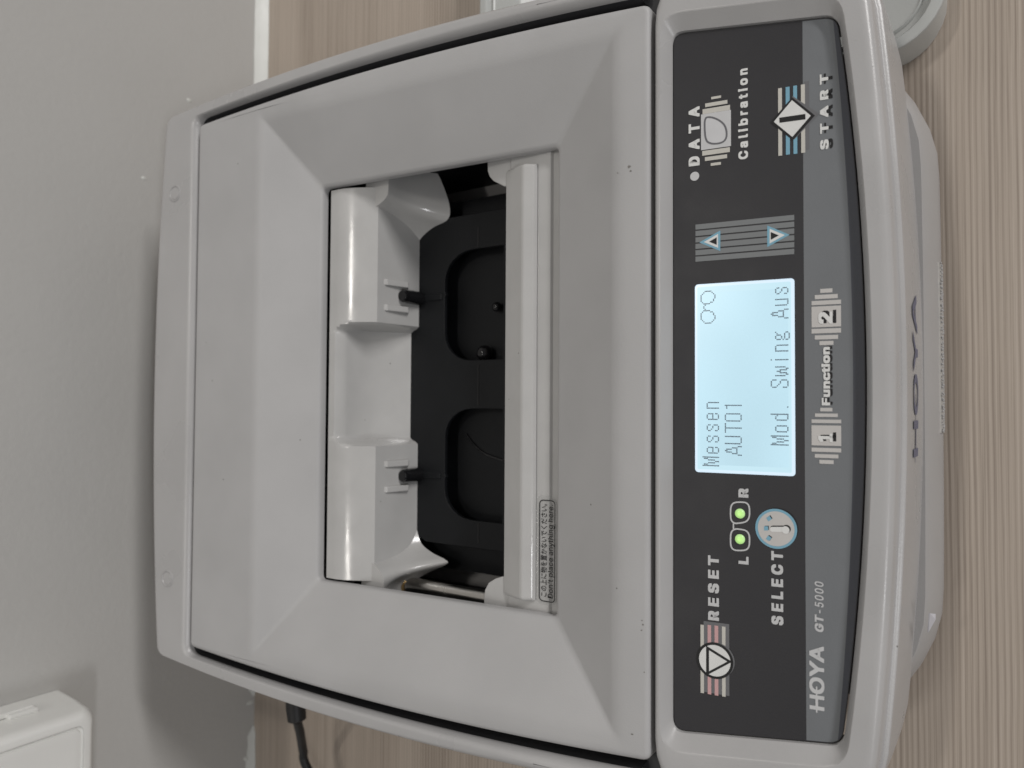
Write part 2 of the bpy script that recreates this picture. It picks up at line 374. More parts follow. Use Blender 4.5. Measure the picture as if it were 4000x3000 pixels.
# cloudy dotted bumper strip along the lower front
def frontpt(u, v, z, off=0.0): return px(u, v, z)
a0, a1 = px(3668, 1030, .010), px(3668, 1690, .010)
def strip(xa, xb, za_, zb_, nm, m, dots=True):
    n = 26; vs = []; fs = []
    for i in range(n + 1):
        x = xa + (xb - xa) * i / n; j = .0003 * random.random()
        for z, e in ((zb_ - j * 3, .0000), (zb_ - .0012 - j, .0004), (za_ + .0006, .0005), (za_ + j, .0001)):
            vs.append(V((x, bf(x) + .0004 * (z > .006) + .0018 * max(0, (z - .012)) / .010 - e, z)))
    for i in range(n):
        for k in range(3): a = i * 4 + k; fs.append((a, a + 1, a + 5, a + 4))
    return mesh(nm, vs, fs, m, tr, smooth=40)
st = strip(a1.x, a0.x, .0045, .0145, 'bumper_strip', M['pad'])
bm = bmesh.new()
for i in range(52):
    for k in range(3):
        x = a1.x + (a0.x - a1.x) * (i + .5) / 52; z = .0062 + k * .0030 + random.uniform(-.0006, .0006); x += random.uniform(-.0007, .0007)
        bmesh.ops.create_icosphere(bm, subdivisions=1, radius=.0003 + .0004 * random.random(), matrix=Matrix.Translation((x, bf(x) - .0002, z)))
me = bpy.data.meshes.new('bumps'); bm.to_mesh(me); bm.free(); o = link('bumps', me, M['base'], st, smooth=80); o['kind'] = 'stuff'

# --- control panel film with printed bands
panel = loft('control_panel', [lift(pan_o(0), lambda y: zp(y) - .0008), lift(pan_o(0), zp)], M['panel'], tr, True, True)
po = [p for p in pan_o(-.0003)]
arcf = lambda x: .0463 + (x / .128) ** 2 * .0056
def cross(g):
    """where the outline crosses g(p) = 0 on the right-hand side"""
    for a, b in zip(po, po[1:] + po[:1]):
        if a.x > .05 and b.x > .05 and g(a) * g(b) <= 0 and g(a) != g(b): return a + (b - a) * (g(a) / (g(a) - g(b)))
ga, gs = (lambda p: p.y - arcf(p.x)), (lambda p: p.y - .0621)
r1, r2 = cross(ga), cross(gs)
side = sorted([p for p in po if p.x > .05 and ga(p) > 1e-5 and gs(p) < -1e-5], key=lambda p: p.y)
lows = sorted([p for p in po if ga(p) < -1e-5], key=lambda p: math.atan2(p.x, .3 - p.y))
arc_ = [V((r1.x * (-1 + 2 * i / 48), arcf(r1.x * (-1 + 2 * i / 48)))) for i in range(49)]
gb = arc_ + side + [r2, V((-r2.x, r2.y))] + [V((-p.x, p.y)) for p in reversed(side)]
mesh('grey_band', [V((p.x, p.y, zp(p.y) + .00006)) for p in gb], [tuple(range(len(gb)))], M['band'], panel)
sb = lows + list(reversed(arc_))
mesh('slate_band', [V((p.x, p.y, zp(p.y) + .00006)) for p in sb], [tuple(range(len(sb)))], M['slate'], panel)

def flat(nm, pts, m, h, parent=None):
    """polygon printed on the panel from photo pixels"""
    q = [pp(*p) for p in pts]
    return mesh(nm, [pan(x, t, h) for x, t in q], [tuple(range(len(q)))], m, parent or panel)
def flat_xt(nm, q, m, h, parent=None): return mesh(nm, [pan(x, t, h) for x, t in q], [tuple(range(len(q)))], m, parent or panel)
def ringflat(nm, q_out, q_in, m, h):
    n = len(q_out); return mesh(nm, [pan(x, t, h) for x, t in q_out + q_in], [(i, (i + 1) % n, n + (i + 1) % n, n + i) for i in range(n)], m, panel)
def c4(cx, cy, off): return 2500 + cx / 1.659, off + cy / 1.659
def rect(nm, cx0, cx1, cy0, cy1, off, m, h):
    """upright rectangle between crop coordinates"""
    (x0, ta) = pp(*c4(cx0, (cy0 + cy1) / 2, off)); (x1, tb) = pp(*c4(cx1, (cy0 + cy1) / 2, off)); cm = (cx0 + cx1) / 2
    xr, _ = pp(*c4(cm, cy0, off)); xl, _ = pp(*c4(cm, cy1, off))
    return flat_xt(nm, [(xl, ta), (xr, ta), (xr, tb), (xl, tb)], m, h)

# lettering
try: FONT = bpy.data.fonts.load(os.path.join(bpy.utils.system_resource('DATAFILES'), 'fonts', 'Inter.woff2'))
except Exception: FONT = None
def glyphs(body, bold=0.0, space=1.0, shear=0.0, font=True):
    c = bpy.data.curves.new('lettering', 'FONT'); c.body = body; c.space_character = space; c.shear = shear; c.resolution_u = 4
    if font and FONT: c.font = FONT
    o = bpy.data.objects.new('lettering', c); col.objects.link(o)
    me = bpy.data.meshes.new_from_object(o.evaluated_get(bpy.context.evaluated_depsgraph_get()))
    bpy.data.objects.remove(o); bpy.data.curves.remove(c)
    xs = [q.co.x for q in me.vertices]; ys = [q.co.y for q in me.vertices]
    x0, x1, y0, y1 = min(xs), max(xs), min(ys), max(ys)
    base = [(q.co.x, q.co.y) for q in me.vertices]; bf_ = [tuple(p.vertices) for p in me.polygons]; bpy.data.meshes.remove(me)
    sh = [(0, 0)] + ([(a * bold * 1.25, b * bold) for a in (-1, 0, 1) for b in (-1, 0, 1) if (a, b) != (0, 0)] if bold else [])
    X0, X1, Y0, Y1 = x0 - bold * 1.25, x1 + bold * 1.25, y0 - bold, y1 + bold
    uv, fs = [], []
    for k, (a, b) in enumerate(sh):
        n0 = len(uv); uv += [((x + a - X0) / (X1 - X0), (y + b - Y0) / (Y1 - Y0), k * 4e-6) for x, y in base]; fs += [tuple(i + n0 for i in f) for f in bf_]
    return uv, fs
def letter(body, cx0, cx1, cyl, cyr, off, m, h, bold=.03, space=1.0, shear=0.0, nm='lettering', dx=0.0, dt=0.0):
    cm = (cyl + cyr) / 2
    xl, _ = pp(*c4((cx0 + cx1) / 2, cyl, off)); xr, _ = pp(*c4((cx0 + cx1) / 2, cyr, off)); _, tt = pp(*c4(cx0, cm, off)); _, tb = pp(*c4(cx1, cm, off))
    uv, fs = glyphs(body, bold, space, shear)
    return mesh(nm, [pan(xl + (xr - xl) * a + dx, tb + (tt - tb) * b + dt, h + e) for a, b, e in uv], fs, m, panel)
H1, H2, H3, H4, H5 = .00012, .00018, .00024, .00030, .00036
# DATA / Calibration
letter('DATA', 316, 387, 1076, 694, 0, M['white'], H2, .035, 1.75)
def disc(nm, cx, cy, r_, off, m, h, n=32, k=1.659):
    x, t = pp(*c4(cx, cy, off)); x2, _ = pp(*c4(cx, cy - r_, off)); rr = abs(x2 - x)
    return flat_xt(nm, [(x + rr * cos(2 * pi * i / n), t + rr * sin(2 * pi * i / n)) for i in range(n)], m, h)
disc('indicator_dot', 355, 1143, 29, 0, M['silver'], H2)
rect('lens_tile', 396, 590, 728, 961, 0, M['silver'], H2)
for a in ((406, 584, 689, 735), (423, 567, 654, 692), (462, 526, 618, 648)): rect('stripe', a[0], a[1], a[2] + 6, a[3] - 8, 0, M['cream'], H2)
for a in ((404, 583, 962, 1003), (421, 565, 1005, 1040), (459, 525, 1049, 1077)): rect('stripe', a[0], a[1], a[2] + 5, a[3] - 5, 0, M['cream'], H2)
lensp = [(418, 775), (432, 757), (470, 757), (515, 775), (550, 805), (566, 845), (566, 890), (548, 920), (515, 935), (470, 938), (435, 925), (420, 895), (415, 850), (414, 805)]
def loopxy(pts, off, n=5):
    P = [V(p) for p in pts]; L_ = len(P); res = []
    for i in range(L_):
        a, b, c, d = P[i - 1], P[i], P[(i + 1) % L_], P[(i + 2) % L_]
        for k in range(n):
            t = k / n; q = .5 * ((2 * b) + (c - a) * t + (2 * a - 5 * b + 4 * c - d) * t * t + (3 * b - a - 3 * c + d) * t ** 3); res.append(pp(*c4(q.x, q.y, off)))
    return res
def shrink(q, d):
    n = len(q); res = []
    for i in range(n):
        a, b = V(q[i - 1]), V(q[(i + 1) % n]); t = (b - a).normalized(); res.append((q[i][0] - t.y * d, q[i][1] + t.x * d))
    return res
def area2(q): return sum(q[i - 1][0] * q[i][1] - q[i][0] * q[i - 1][1] for i in range(len(q)))
lp = loopxy(lensp, 0); sgn = 1 if area2(lp) > 0 else -1
ringflat('lens_outline', lp, shrink(lp, sgn * .0007), M['lensline'], H3); flat_xt('lens_shape', shrink(lp, sgn * .0006), M['lensfill'], H3 - .00002)
letter('Calibration', 636, 700, 1033, 447, 0, M['white'], H2, .030, 1.4)
# START mark
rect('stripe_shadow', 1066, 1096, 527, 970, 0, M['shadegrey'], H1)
for i, (a, b, c, d) in enumerate(((896, 921, 572, 1010), (945, 971, 564, 1003), (994, 1019, 556, 998), (1044, 1070, 548, 991))): rect('stripe', a, b, c, d, 0, M['cream' if i in (0, 3) else 'blue'], H2)
P4 = lambda *q, off=0: [c4(x, y, off) for x, y in q]
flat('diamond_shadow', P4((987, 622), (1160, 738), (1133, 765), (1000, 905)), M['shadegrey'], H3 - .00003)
flat('diamond_border', P4((846, 792), (987, 632), (1134, 750), (990, 912)), M['inkblack'], H3)
flat('diamond_face', P4((868, 791), (985, 651), (1107, 751), (988, 889)), M['white'], H4)
flat('diamond_bar', P4((903, 765), (1072, 740), (1073, 775), (905, 798)), M['inkblack'], H5)
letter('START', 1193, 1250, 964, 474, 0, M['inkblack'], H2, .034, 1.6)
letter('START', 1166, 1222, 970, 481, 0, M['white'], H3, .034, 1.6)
# up / down keys
for i in range(6):
    a0_, b0_ = 1471 + 42 * i, 1411 + 43.6 * i
    xl, tt = pp(*c4(360, a0_, 0)); xr, tb = pp(*c4(1000, b0_, 0)); xm = (xl + xr) / 2
    flat_xt('key_stripe', [(xm - .00098, tt), (xm + .00098, tt), (xm + .00098, tb), (xm - .00098, tb)], M['midgrey'], H1)
def tri(c, k): 
    g = sum((V(p) for p in c), V((0, 0))) / 3; return [tuple(g + (V(p) - g) * k) for p in c]
for c in (((385, 1572), (521, 1494), (521, 1627)), ((970, 1522), (825, 1462), (825, 1602))):
    flat('arrow_border', P4(*c), M['blue'], H2); flat('arrow_face', P4(*tri(c, .68)), M['white'], H3)
    b = tri(c, .36); flat('arrow_core', P4(*[(x + (6 if c[0][0] < 500 else -8), y) for x, y in b]), M['inkblack'], H4)
# Function 1 2
for a, b, c, d in ((1168, 1247, 212, 238), (1133, 1282, 250, 277), (1112, 1303, 288, 315), (1112, 1303, 325, 460), (1112, 1303, 470, 500), (1133, 1284, 513, 540), (1163, 1254, 551, 577),
                   (1168, 1247, 984, 1007), (1134, 1282, 1021, 1043), (1112, 1304, 1060, 1083), (1112, 1304, 1098, 1229), (1112, 1304, 1244, 1270), (1133, 1286, 1285, 1309), (1163, 1255, 1322, 1347)):
    rect('number_tile' if d - c > 100 else 'stripe', a, b, c, d, 1000, M['buttonface'], H2)
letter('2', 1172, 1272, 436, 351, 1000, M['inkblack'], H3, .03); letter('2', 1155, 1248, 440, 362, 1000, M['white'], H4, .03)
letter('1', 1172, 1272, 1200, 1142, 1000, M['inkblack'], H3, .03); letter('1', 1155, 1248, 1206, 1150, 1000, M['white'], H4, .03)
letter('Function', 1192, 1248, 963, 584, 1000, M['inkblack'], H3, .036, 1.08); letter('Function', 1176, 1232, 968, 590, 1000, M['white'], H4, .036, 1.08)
# L / R spectacles with two green lamps
letter('R', 638, 703, 1565, 1505, 1000, M['silver'], H2, .04); letter('L', 639, 704, 338, 288, 2000, M['silver'], H2, .04)
g4 = lambda cx, cy: (2800 + cx / 4.74, 1850 + cy / 4.74)
def superloop(cx0, cx1, cy0, cy1, skew):
    res = []
    for i in range(44):
        a = 2 * pi * i / 44; s, c = sin(a), cos(a); e = .62
        X = (cx0 + cx1) / 2 + (cx1 - cx0) / 2 * math.copysign(abs(c) ** e, c); Y = (cy0 + cy1) / 2 + (cy1 - cy0) / 2 * math.copysign(abs(s) ** e, s)
        f = (X - cx0) / (cx1 - cx0); Y += skew * max(0, f - .3) * (1 if (Y - (cy0 + cy1) / 2) * skew < 0 else .0)
        res.append(pp(*g4(X, Y)))
    return res
for a in ((242, 622, 514, 938, -50), (242, 622, 1006, 1436, 50)):
    q = superloop(*a); s_ = 1 if area2(q) > 0 else -1; ringflat('spectacle_outline', q, shrink(q, s_ * .00055), M['silver'], H2)
flat('spectacle_bridge', [g4(*p) for p in ((300, 905), (325, 925), (322, 965), (325, 1010), (300, 1045), (296, 1000), (296, 950))], M['silver'], H2)
def lamp(cx, cy):
    x, t = pp(*g4(cx, cy)); q = pan(x, t, 0); n = 28; r_ = .00182; vs = []; fs = []
    o_ = bpy.data.objects.new('indicator_lamp', bpy.data.meshes.new('indicator_lamp'))
    prof_ = ((1, .0002), (.9, .0005), (.65, .0008), (.35, .00095))
    e1, e2 = V((1, 0, 0)), PE
    for k, h in prof_: vs += [e1 * r_ * k * cos(2 * pi * i / n) + e2 * r_ * k * sin(2 * pi * i / n) + PN * h for i in range(n)]
    for j in range(3): fs += [(j * n + i, j * n + (i + 1) % n, (j + 1) * n + (i + 1) % n, (j + 1) * n + i) for i in range(n)]
    fs.append(tuple(range(3 * n, 4 * n)))
    o_ = mesh('indicator_lamp', vs, fs, M['led'], panel, smooth=60); o_.location = o_.location + q
lamp(431, 738); lamp(431, 1212)
# SELECT knob print
def gdisc(nm, cx, cy, r_, m, h, n=44):
    x, t = pp(*g4(cx, cy)); rr = r_ / 4.74 / 10.25 / 1000
    return flat_xt(nm, [(x + rr * cos(2 * pi * i / n), t + rr * sin(2 * pi * i / n)) for i in range(n)], m, h)
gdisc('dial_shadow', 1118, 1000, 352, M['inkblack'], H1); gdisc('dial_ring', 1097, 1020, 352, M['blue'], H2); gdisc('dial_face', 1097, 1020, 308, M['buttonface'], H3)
for cx, cy, a in ((968, 830, -35), (915, 1012, 0), (963, 1196, 35)):
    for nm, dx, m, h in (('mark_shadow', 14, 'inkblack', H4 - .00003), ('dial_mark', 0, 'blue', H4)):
        ca, sa = cos(R(a)), sin(R(a)); s_ = 38
        flat(nm, [g4(cx + dx + x * ca - y * sa, cy - dx * .8 + x * sa + y * ca) for x, y in ((-s_, -s_), (s_, -s_), (s_, s_), (-s_, s_))], M[m], h)
def caps(cx0, cx1, cy, r_): return [(cx0 + r_ - r_ * sin(pi * i / 10), cy - r_ * cos(pi * i / 10)) for i in range(11)] + [(cx1, cy + r_), (cx1, cy - r_)]
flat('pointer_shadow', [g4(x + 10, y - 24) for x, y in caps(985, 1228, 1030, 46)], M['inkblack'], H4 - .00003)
flat('dial_pointer', [g4(*p) for p in caps(985, 1228, 1030, 46)], M['white'], H4)
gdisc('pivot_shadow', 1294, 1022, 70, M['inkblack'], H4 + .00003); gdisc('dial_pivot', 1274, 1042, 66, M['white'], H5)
letter('SELECT', 851, 929, 731, 254, 2000, M['silver'], H2, .037, 1.45)
# RESET
letter('RESET', 441, 513, 702, 282, 2000, M['silver'], H2, .037, 1.45)
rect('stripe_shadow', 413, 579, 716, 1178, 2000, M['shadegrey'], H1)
for i, (a, b, c, d) in enumerate(((393, 415, 730, 1172), (439, 462, 732, 1180), (484, 508, 736, 1188), (532, 555, 742, 1195))): rect('stripe', a, b, c, d, 2000, M['cream' if i in (0, 3) else 'pink'], H2)
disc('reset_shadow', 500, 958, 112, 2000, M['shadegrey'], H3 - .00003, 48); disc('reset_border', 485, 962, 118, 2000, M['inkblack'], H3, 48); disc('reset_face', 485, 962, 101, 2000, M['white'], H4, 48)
tq = ((430, 864), (430, 1058), (598, 969))
flat('triangle_border', P4(*tq, off=2000), M['inkblack'], H5); flat('triangle_face', P4(*[(x + 2, y) for x, y in tri(tq, .70)], off=2000), M['white'], H5 + .00005)
# maker's lettering
letter('HOYA', 1097, 1195, 1282, 866, 2000, M['silver'], H2, .022, 1.0)
rect('lettering_bar', 1140, 1150, 1130, 1298, 2000, M['silver'], H2 + .00003)
letter('GT', 1132, 1190, 776, 665, 2000, M['silver'], H2, .03, 1.1, .12); letter('-5000', 1132, 1190, 655, 450, 2000, M['silver'], H2, .012, 1.15, .12)

# --- display
def rrect(x0, x1, t0, t1, r_, n=6):
    res = []
    for cx, cy, a in ((x1 - r_, t1 - r_, 0), (x0 + r_, t1 - r_, 90), (x0 + r_, t0 + r_, 180), (x1 - r_, t0 + r_, 270)):
        res += [(cx + r_ * cos(R(a + 90 * i / n)), cy + r_ * sin(R(a + 90 * i / n))) for i in range(n + 1)]
    return res
qa, qb, qc, qd = pp(2714, 1844), pp(2716, 1112), pp(3105, 1086), pp(3106, 1860)
lx0, lx1 = (qa[0] + qd[0]) / 2, (qb[0] + qc[0]) / 2; lt1, lt0 = (qa[1] + qb[1]) / 2, (qc[1] + qd[1]) / 2
e_ = rrect(lx0, lx1, lt0, lt1, .0013)
disp = mesh('display', [pan(x, t, .00012) for x, t in e_] + [pan(x, t, .0005) for x, t in rrect(lx0 + .0003, lx1 - .0003, lt0 + .0003, lt1 - .0003, .0012)],
            [tuple(range(len(e_), 2 * len(e_)))] + [(i, (i + 1) % len(e_), len(e_) + (i + 1) % len(e_), len(e_) + i) for i in range(len(e_))], M['lcdedge'], panel)
scr = rrect(lx0 + .0012, lx1 - .0012, lt0 + .0012, lt1 - .0010, .0006)
flat_xt('display_glass', scr, M['lcdrim'], .00056)
flat_xt('display_area', rrect(lx0 + .0030, lx1 - .0036, lt0 + .0022, lt1 - .0020, .0003), M['lcd'], .00059)
G = {'M': ['X.....X'] + ['XX...XX'] * 3 + ['X.X.X.X'] * 5 + ['X..X..X'] * 3,
     'e': ['.XXX.', 'X...X', 'X...X', 'X...X', 'XXXXX', 'X....', 'X...X', 'X...X', '.XXX.'],
     's': ['.XXX.', 'X...X', 'X...X', '.X...', '..XX.', '....X', 'X...X', 'X...X', '.XXX.'],
     'n': ['XXXX.'] + ['X...X'] * 8, 'u': ['X...X'] * 8 + ['.XXXX'],
     'A': ['...X...', '..XXX..'] + ['..X.X..'] * 3 + ['.X...X.'] * 3 + ['.XXXXX.'] + ['X.....X'] * 3,
     'U': ['X....X'] * 11 + ['.XXXX.'], 'T': ['XXXXXXX'] + ['...X...'] * 11, 'O': ['.XXXX.'] + ['X....X'] * 10 + ['.XXXX.'],
     '1': ['..X', 'XXX'] + ['..X'] * 10, 'o': ['.XXX.'] + ['X...X'] * 7 + ['.XXX.'],
     'd': ['....X'] * 3 + ['.XX.X', 'X..XX'] + ['X...X'] * 6 + ['.XXXX'], '.': ['X'],
     'S': ['.XXXX.'] + ['X....X'] * 3 + ['.X....', '..X...', '...XX.', '.....X'] + ['X....X'] * 3 + ['.XXXX.'],
     'w': ['X.....X', 'X..X..X', 'X..X..X'] + ['X.XXX.X'] + ['X.X.X.X'] * 3 + ['.XX.XX.', '.X...X.'],
     'i': ['X', '.', '.'] + ['X'] * 9, 'g': ['.XX..X', 'X..XX.', 'X..X..', 'X..X..', '.XX...', 'X.....', '.XXXX.', 'X....X', 'X....X', '.XXXX.']}
OFF = {'e': 1, 's': 1, 'n': 1, 'u': 1, 'o': 1, 'd': 1, '1': 1, 'i': 3, 'g': 1, '.': 2}
LOW = set('esnuowg')
PITX, PITY = .000530, .000520
def dots(nm, cells, u, v):
    x0, t0 = pp(u, v); vs, fs = [], []
    for cxx, r_ in cells:
        x, t = x0 + cxx * PITX, t0 - r_ * PITY; s = .000215; k = len(vs)
        vs += [pan(x + a * s, t + b * s, .00062) for a, b in ((-1, -1), (1, -1), (1, 1), (-1, 1))]; fs.append((k, k + 1, k + 2, k + 3))
    return mesh(nm, vs, fs, M['lcddot'], panel)
def word(s, u, v):
    cells = []
    for i, ch in enumerate(s):
        r0 = 3 if ch in LOW else (11 if ch == '.' else 0)
        for r_, row in enumerate(G[ch]):
            cells += [(8 * i + OFF.get(ch, 0) + c, r0 + r_) for c, k in enumerate(row) if k == 'X']
    dots('display_text', cells, u, v)
word('Messen', 2748, 1817); word('AUTO1', 2835, 1776); word('Mod.', 3014, 1736.5); word('Swing', 3014, 1513); word('Aus', 3014, 1245)
spec_ = {0: [538, 580, 622, 664, 706, 1085, 1127, 1169, 1211, 1252], 1: [493, 745, 1040, 1292], 2: [448, 787, 868, 912, 994, 1333], 3: [400, 785, 828, 952, 992, 1375], 4: [398, 783, 992, 1375],
         5: [397, 780, 990, 1375], 6: [395, 775, 988, 1375], 7: [392, 732, 1025, 1372], 8: [433, 730, 1025, 1323], 9: [472, 640, 683, 1065, 1107, 1278], 10: [515, 558, 600, 1150, 1192, 1235]}
dots('display_icon', [(round((1375 - c) / 42.5), r_) for r_, l in spec_.items() for c in l], 2710 + 238 / 7.9, 1090 + 1375 / 7.9)

# --- maker's name on the front face
def front_y(x, z): return yf(x) - .0013 - .0004 * (.075 - z) / .02
fa, fb = px(3572, 1785, .0605), px(3570, 1142, .0605)
uv, fs = glyphs('HOYA', .014, 1.0)
def frontpos(a, b):
    x = fa.x + (fb.x - fa.x) * a; z = .0520 + .0150 * b; return V((x, yf(x) - .0028 - .0001 * (.066 - z) / .026 - .00025, z))
mesh('front_lettering', [frontpos(a, b) - V((0, e, 0)) for a, b, e in uv], fs, M['logo'], tr)
mesh('front_lettering_bar', [frontpos(a, b) for a, b in ((-.035, .49), (.38, .49), (.38, .56), (-.035, .56))], [(0, 1, 2, 3)], M['logo'], tr)

# ================================================================== inside the opening
ZB = .062                                                # level of the black plate
# dark shaft
cx_, cy0_, cy1_ = .114, .150, .316
loft('shaft', [lift(ring(const(cy0_), const(cy1_), const(cx_), .003), lambda y: zl(y) - .0235), lift(ring(const(cy0_), const(cy1_), const(cx_), .003), .022)], M['black'], tr, False, True)
# rear slider: grid of profiles along x
pm = px(1634, 1500, ZB)                                  # foot of the face
yface = pm.y
ytop = .2976
def zs(y): return za(y) - .0022
pc = px(1468, 1450, 0, V((0, yface + .0030, 0)), V((0, 1, 0)))
def prof_main():
    z0 = zs(.29); p0, p1, p2 = (ytop - .003, z0 - .0001), (pc.y + .014, z0 + .0008), (pc.y, pc.z)
    res = [(ytop + .0016, z0 - .006), (ytop + .0010, z0 - .0008), (ytop, z0), p0]
    for k in range(1, 9):
        t = k / 8.6; res.append(tuple((1 - t) ** 2 * a + 2 * t * (1 - t) * b + t * t * c for a, b, c in zip(p0, p1, p2)))
    return res + [(pc.y - .0001, pc.z - .0004)] + [(pc.y + (yface - pc.y) * t, pc.z + (ZB - pc.z) * t) for t in (.25, .5, .75, 1)]
def prof_scoop():
    z0 = zs(.29); a, b = (ytop - .0055, z0 - .0004), (yface + .0055, ZB); n = 13; res = [(ytop + .0016, z0 - .006), (ytop + .0010, z0 - .0008), (ytop, z0), (ytop - .004, z0 - .0001)]
    for i in range(n):
        t = (i + 1) / n; s = t ** .9; bow = .006 * sin(pi * t)
        res.append((a[0] + (b[0] - a[0]) * s + bow * .7, a[1] + (b[1] - a[1]) * t - bow * .2))
    return res
pA, pB = prof_main(), prof_scoop()
assert len(pA) == len(pB)
xc = (px(1465, 1260, .09).x + px(1435, 1741, .09).x) / 2; hw0 = (px(1465, 1260, .09).x - px(1435, 1741, .09).x) / 2
xs = sorted(set([round(-.1016 + .2032 * i / 40, 5) for i in range(41)] + [round(xc + s * (hw0 + k * .0011), 5) for s in (-1, 1) for k in range(-9, 3)]))
nP = len(pA); vs = []
for x in xs:
    d = abs(x - xc)
    for j, (a, b) in enumerate(zip(pA, pB)):
        hw_ = hw0 - .0085 * max(0, 1 - j / 9) ** 2.0                    # the scoop is narrower near the top edge
        t = min(1, max(0, (hw_ - d) / .0035)); t = t * t * (3 - 2 * t)
        vs.append(V((x, a[0] + (b[0] - a[0]) * t, a[1] + (b[1] - a[1]) * t)))
fs = [(i * nP + j, i * nP + j + 1, (i + 1) * nP + j + 1, (i + 1) * nP + j) for i in range(len(xs) - 1) for j in range(nP - 1)]
for i in (0, len(xs) - 1): fs.append(tuple(i * nP + j for j in range(nP)))
rs = mesh('rear_clamp', vs, fs, M['slider'], tr, smooth=35)
# forward wings at both ends of the rear clamp
def wing(top_px, bot_px, name='clamp_wing'):
    zt = pc.z + .0005
    T = bez([px(u, v, zt) for u, v in top_px], 6); B = bez([px(u, v, ZB + dz) for (u, v, dz) in bot_px], 6)
    n = len(T); rows_ = []
    for k in range(9):
        t = k / 8; rows_.append([T[i] + (B[i] - T[i]) * t + V((0, .004 * sin(pi * t), 0)) for i in range(n)])
    s = 1 if T[-1].x > 0 else -1
    back = [V((p.x if i < 1 else p.x, max(.272, p.y + .001) if False else pc.y + .008, zt)) for i, p in enumerate(T)]
    return loft(name, [back] + rows_, M['slider'], rs, closed=False, smooth=40)
wing([(1416, 842), (1440, 826), (1470, 806), (1496, 785), (1513, 762), (1517, 735), (1518, 690), (1519, 640)],
     [(1622, 1000, 0), (1628, 966, 0), (1645, 930, 0), (1690, 890, 0), (1748, 858, 0), (1757, 810, 0), (1735, 735, 0), (1700, 655, 0)])
wing([(1400, 2160), (1424, 2178), (1452, 2198), (1478, 2220), (1494, 2250), (1498, 2278), (1499, 2310), (1500, 2350)],
     [(1622, 2030, 0), (1630, 2075, 0), (1648, 2125, 0), (1690, 2160, 0), (1738, 2185, 0), (1742, 2205, 0), (1640, 2255, .004), (1560, 2330, .012)])
# ribs and black pins on the clamp face
def on_face(u, v, lift_=0.0): return px(u, v, 0, V((0, yface + .0018, 0)), V((0, 1, 0)))
for vc in (1157, 1858):
    for dv in (-48, 50):
        a, b = on_face(1503, vc + dv), on_face(1588, vc + dv); x = (a.x + b.x) / 2; h = .0016
        vsr = []
        for sx in (-1, 1):
            for z, e in ((a.z + .001, .001), (a.z - .0012, -.0022), (b.z + .002, -.0048), (b.z, -.0030), (b.z - .0006, .002)): vsr.append(V((x + sx * h, yface + .0030 + e * .8 - (a.z - z) * .04, z)))
        mesh('guide_rib', vsr, [(0, 1, 2, 3, 4), (5, 6, 7, 8, 9)] + [(i, (i + 1) % 5, 5 + (i + 1) % 5, 5 + i) for i in range(5)], M['slider'], rs, bevel=.0004)
    q = on_face(1560, vc); e = px(1634, vc, ZB)
    tube('frame_pin', [V((q.x, yface - .001, q.z + .0012)), V((q.x, yface - .001, q.z)), V((q.x, yface - .001, (q.z + ZB) / 2 + .003)), V((q.x, yface - .001, (q.z + ZB) / 2 + .002)), V((q.x, yface - .001, ZB))], [.0026, .0034, .0035, .0037, .0037], M['ball'], tr, 20)
    box('pin_bracket', (q.x, yface - .010, ZB - .0002), (.0035, .013, .0018), M['plate'], tr, .0006)
# black plate with two lens-shaped openings
def plate():
    bm = bmesh.new()
    def loop(pts): 
        vs_ = [bm.verts.new((p[0], p[1], ZB)) for p in pts]; return [bm.edges.new((vs_[i], vs_[(i + 1) % len(vs_)])) for i in range(len(vs_))]
    P_ = lambda u, v: px(u, v, ZB).xy
    xr, xl_ = P_(1700, 860)[0], P_(1700, 2120)[0]
    ed = loop([(xl_, .205), (xr, .205), (xr, yface - .006), (xr - .006, yface + .004), (xr - .012, yface + .01), (xl_ + .012, yface + .01), (xl_ + .006, yface + .004), (xl_, yface - .006)])
    def lens(v0, v1, vn):
        top = P_(1737, (v0 + v1) / 2)[1]; xa, xb = P_(1850, v1)[0], P_(1850, v0)[0]; xn = P_(1737, vn)[0]; r_ = .0150; low = .168 + .045
        pts = [(xa, low)]
        pts += [(xa + r_ - r_ * cos(R(a)), top - r_ * 1.2 + r_ * 1.2 * sin(R(a))) for a in range(0, 91, 15)]
        pts += [(xn - .0012, top), (xn, top - .0008), (xn + .0012, top)]
        pts += [(xb - r_ + r_ * sin(R(a)), top - r_ * 1.2 + r_ * 1.2 * cos(R(a))) for a in range(0, 91, 15)]
        pts += [(xb, low)]
        return pts
    L1, L2 = lens(973, 1407, 1150), lens(1596, 2033, 1862)
    ed += loop(L1); ed += loop(L2)
    bmesh.ops.triangle_fill(bm, edges=ed, use_beauty=True)
    r_ = bmesh.ops.extrude_face_region(bm, geom=bm.faces[:]); 
    for v in [g for g in r_['geom'] if isinstance(g, bmesh.types.BMVert)]: v.co.z -= .0025
    bmesh.ops.recalc_face_normals(bm, faces=bm.faces)
    me = bpy.data.meshes.new('tracing_plate'); bm.to_mesh(me); bm.free()
    return link('tracing_plate', me, M['plate'], tr, bevel=.0003)
pl = plate()
for v0, v1 in ((885, 968), (1425, 1585), (2042, 2122)):
    a, b = px(1869, v0, ZB), px(1869, v1, ZB); box('plate_groove', ((a.x + b.x) / 2, a.y, ZB + .00005), (abs(a.x - b.x), .0006, .0003), M['ball'], pl)
box('shaft_floor', (0, .23, .0495), (.2, .15, .004), M['plate'], tr)
q = px(1893, 1380, .0558); sphere('probe_ball', q, .0043, M['ball'], tr); tube('probe_stem', [V((q.x, q.y, .051)), V((q.x, q.y, q.z))], .0014, M['ball'], tr)
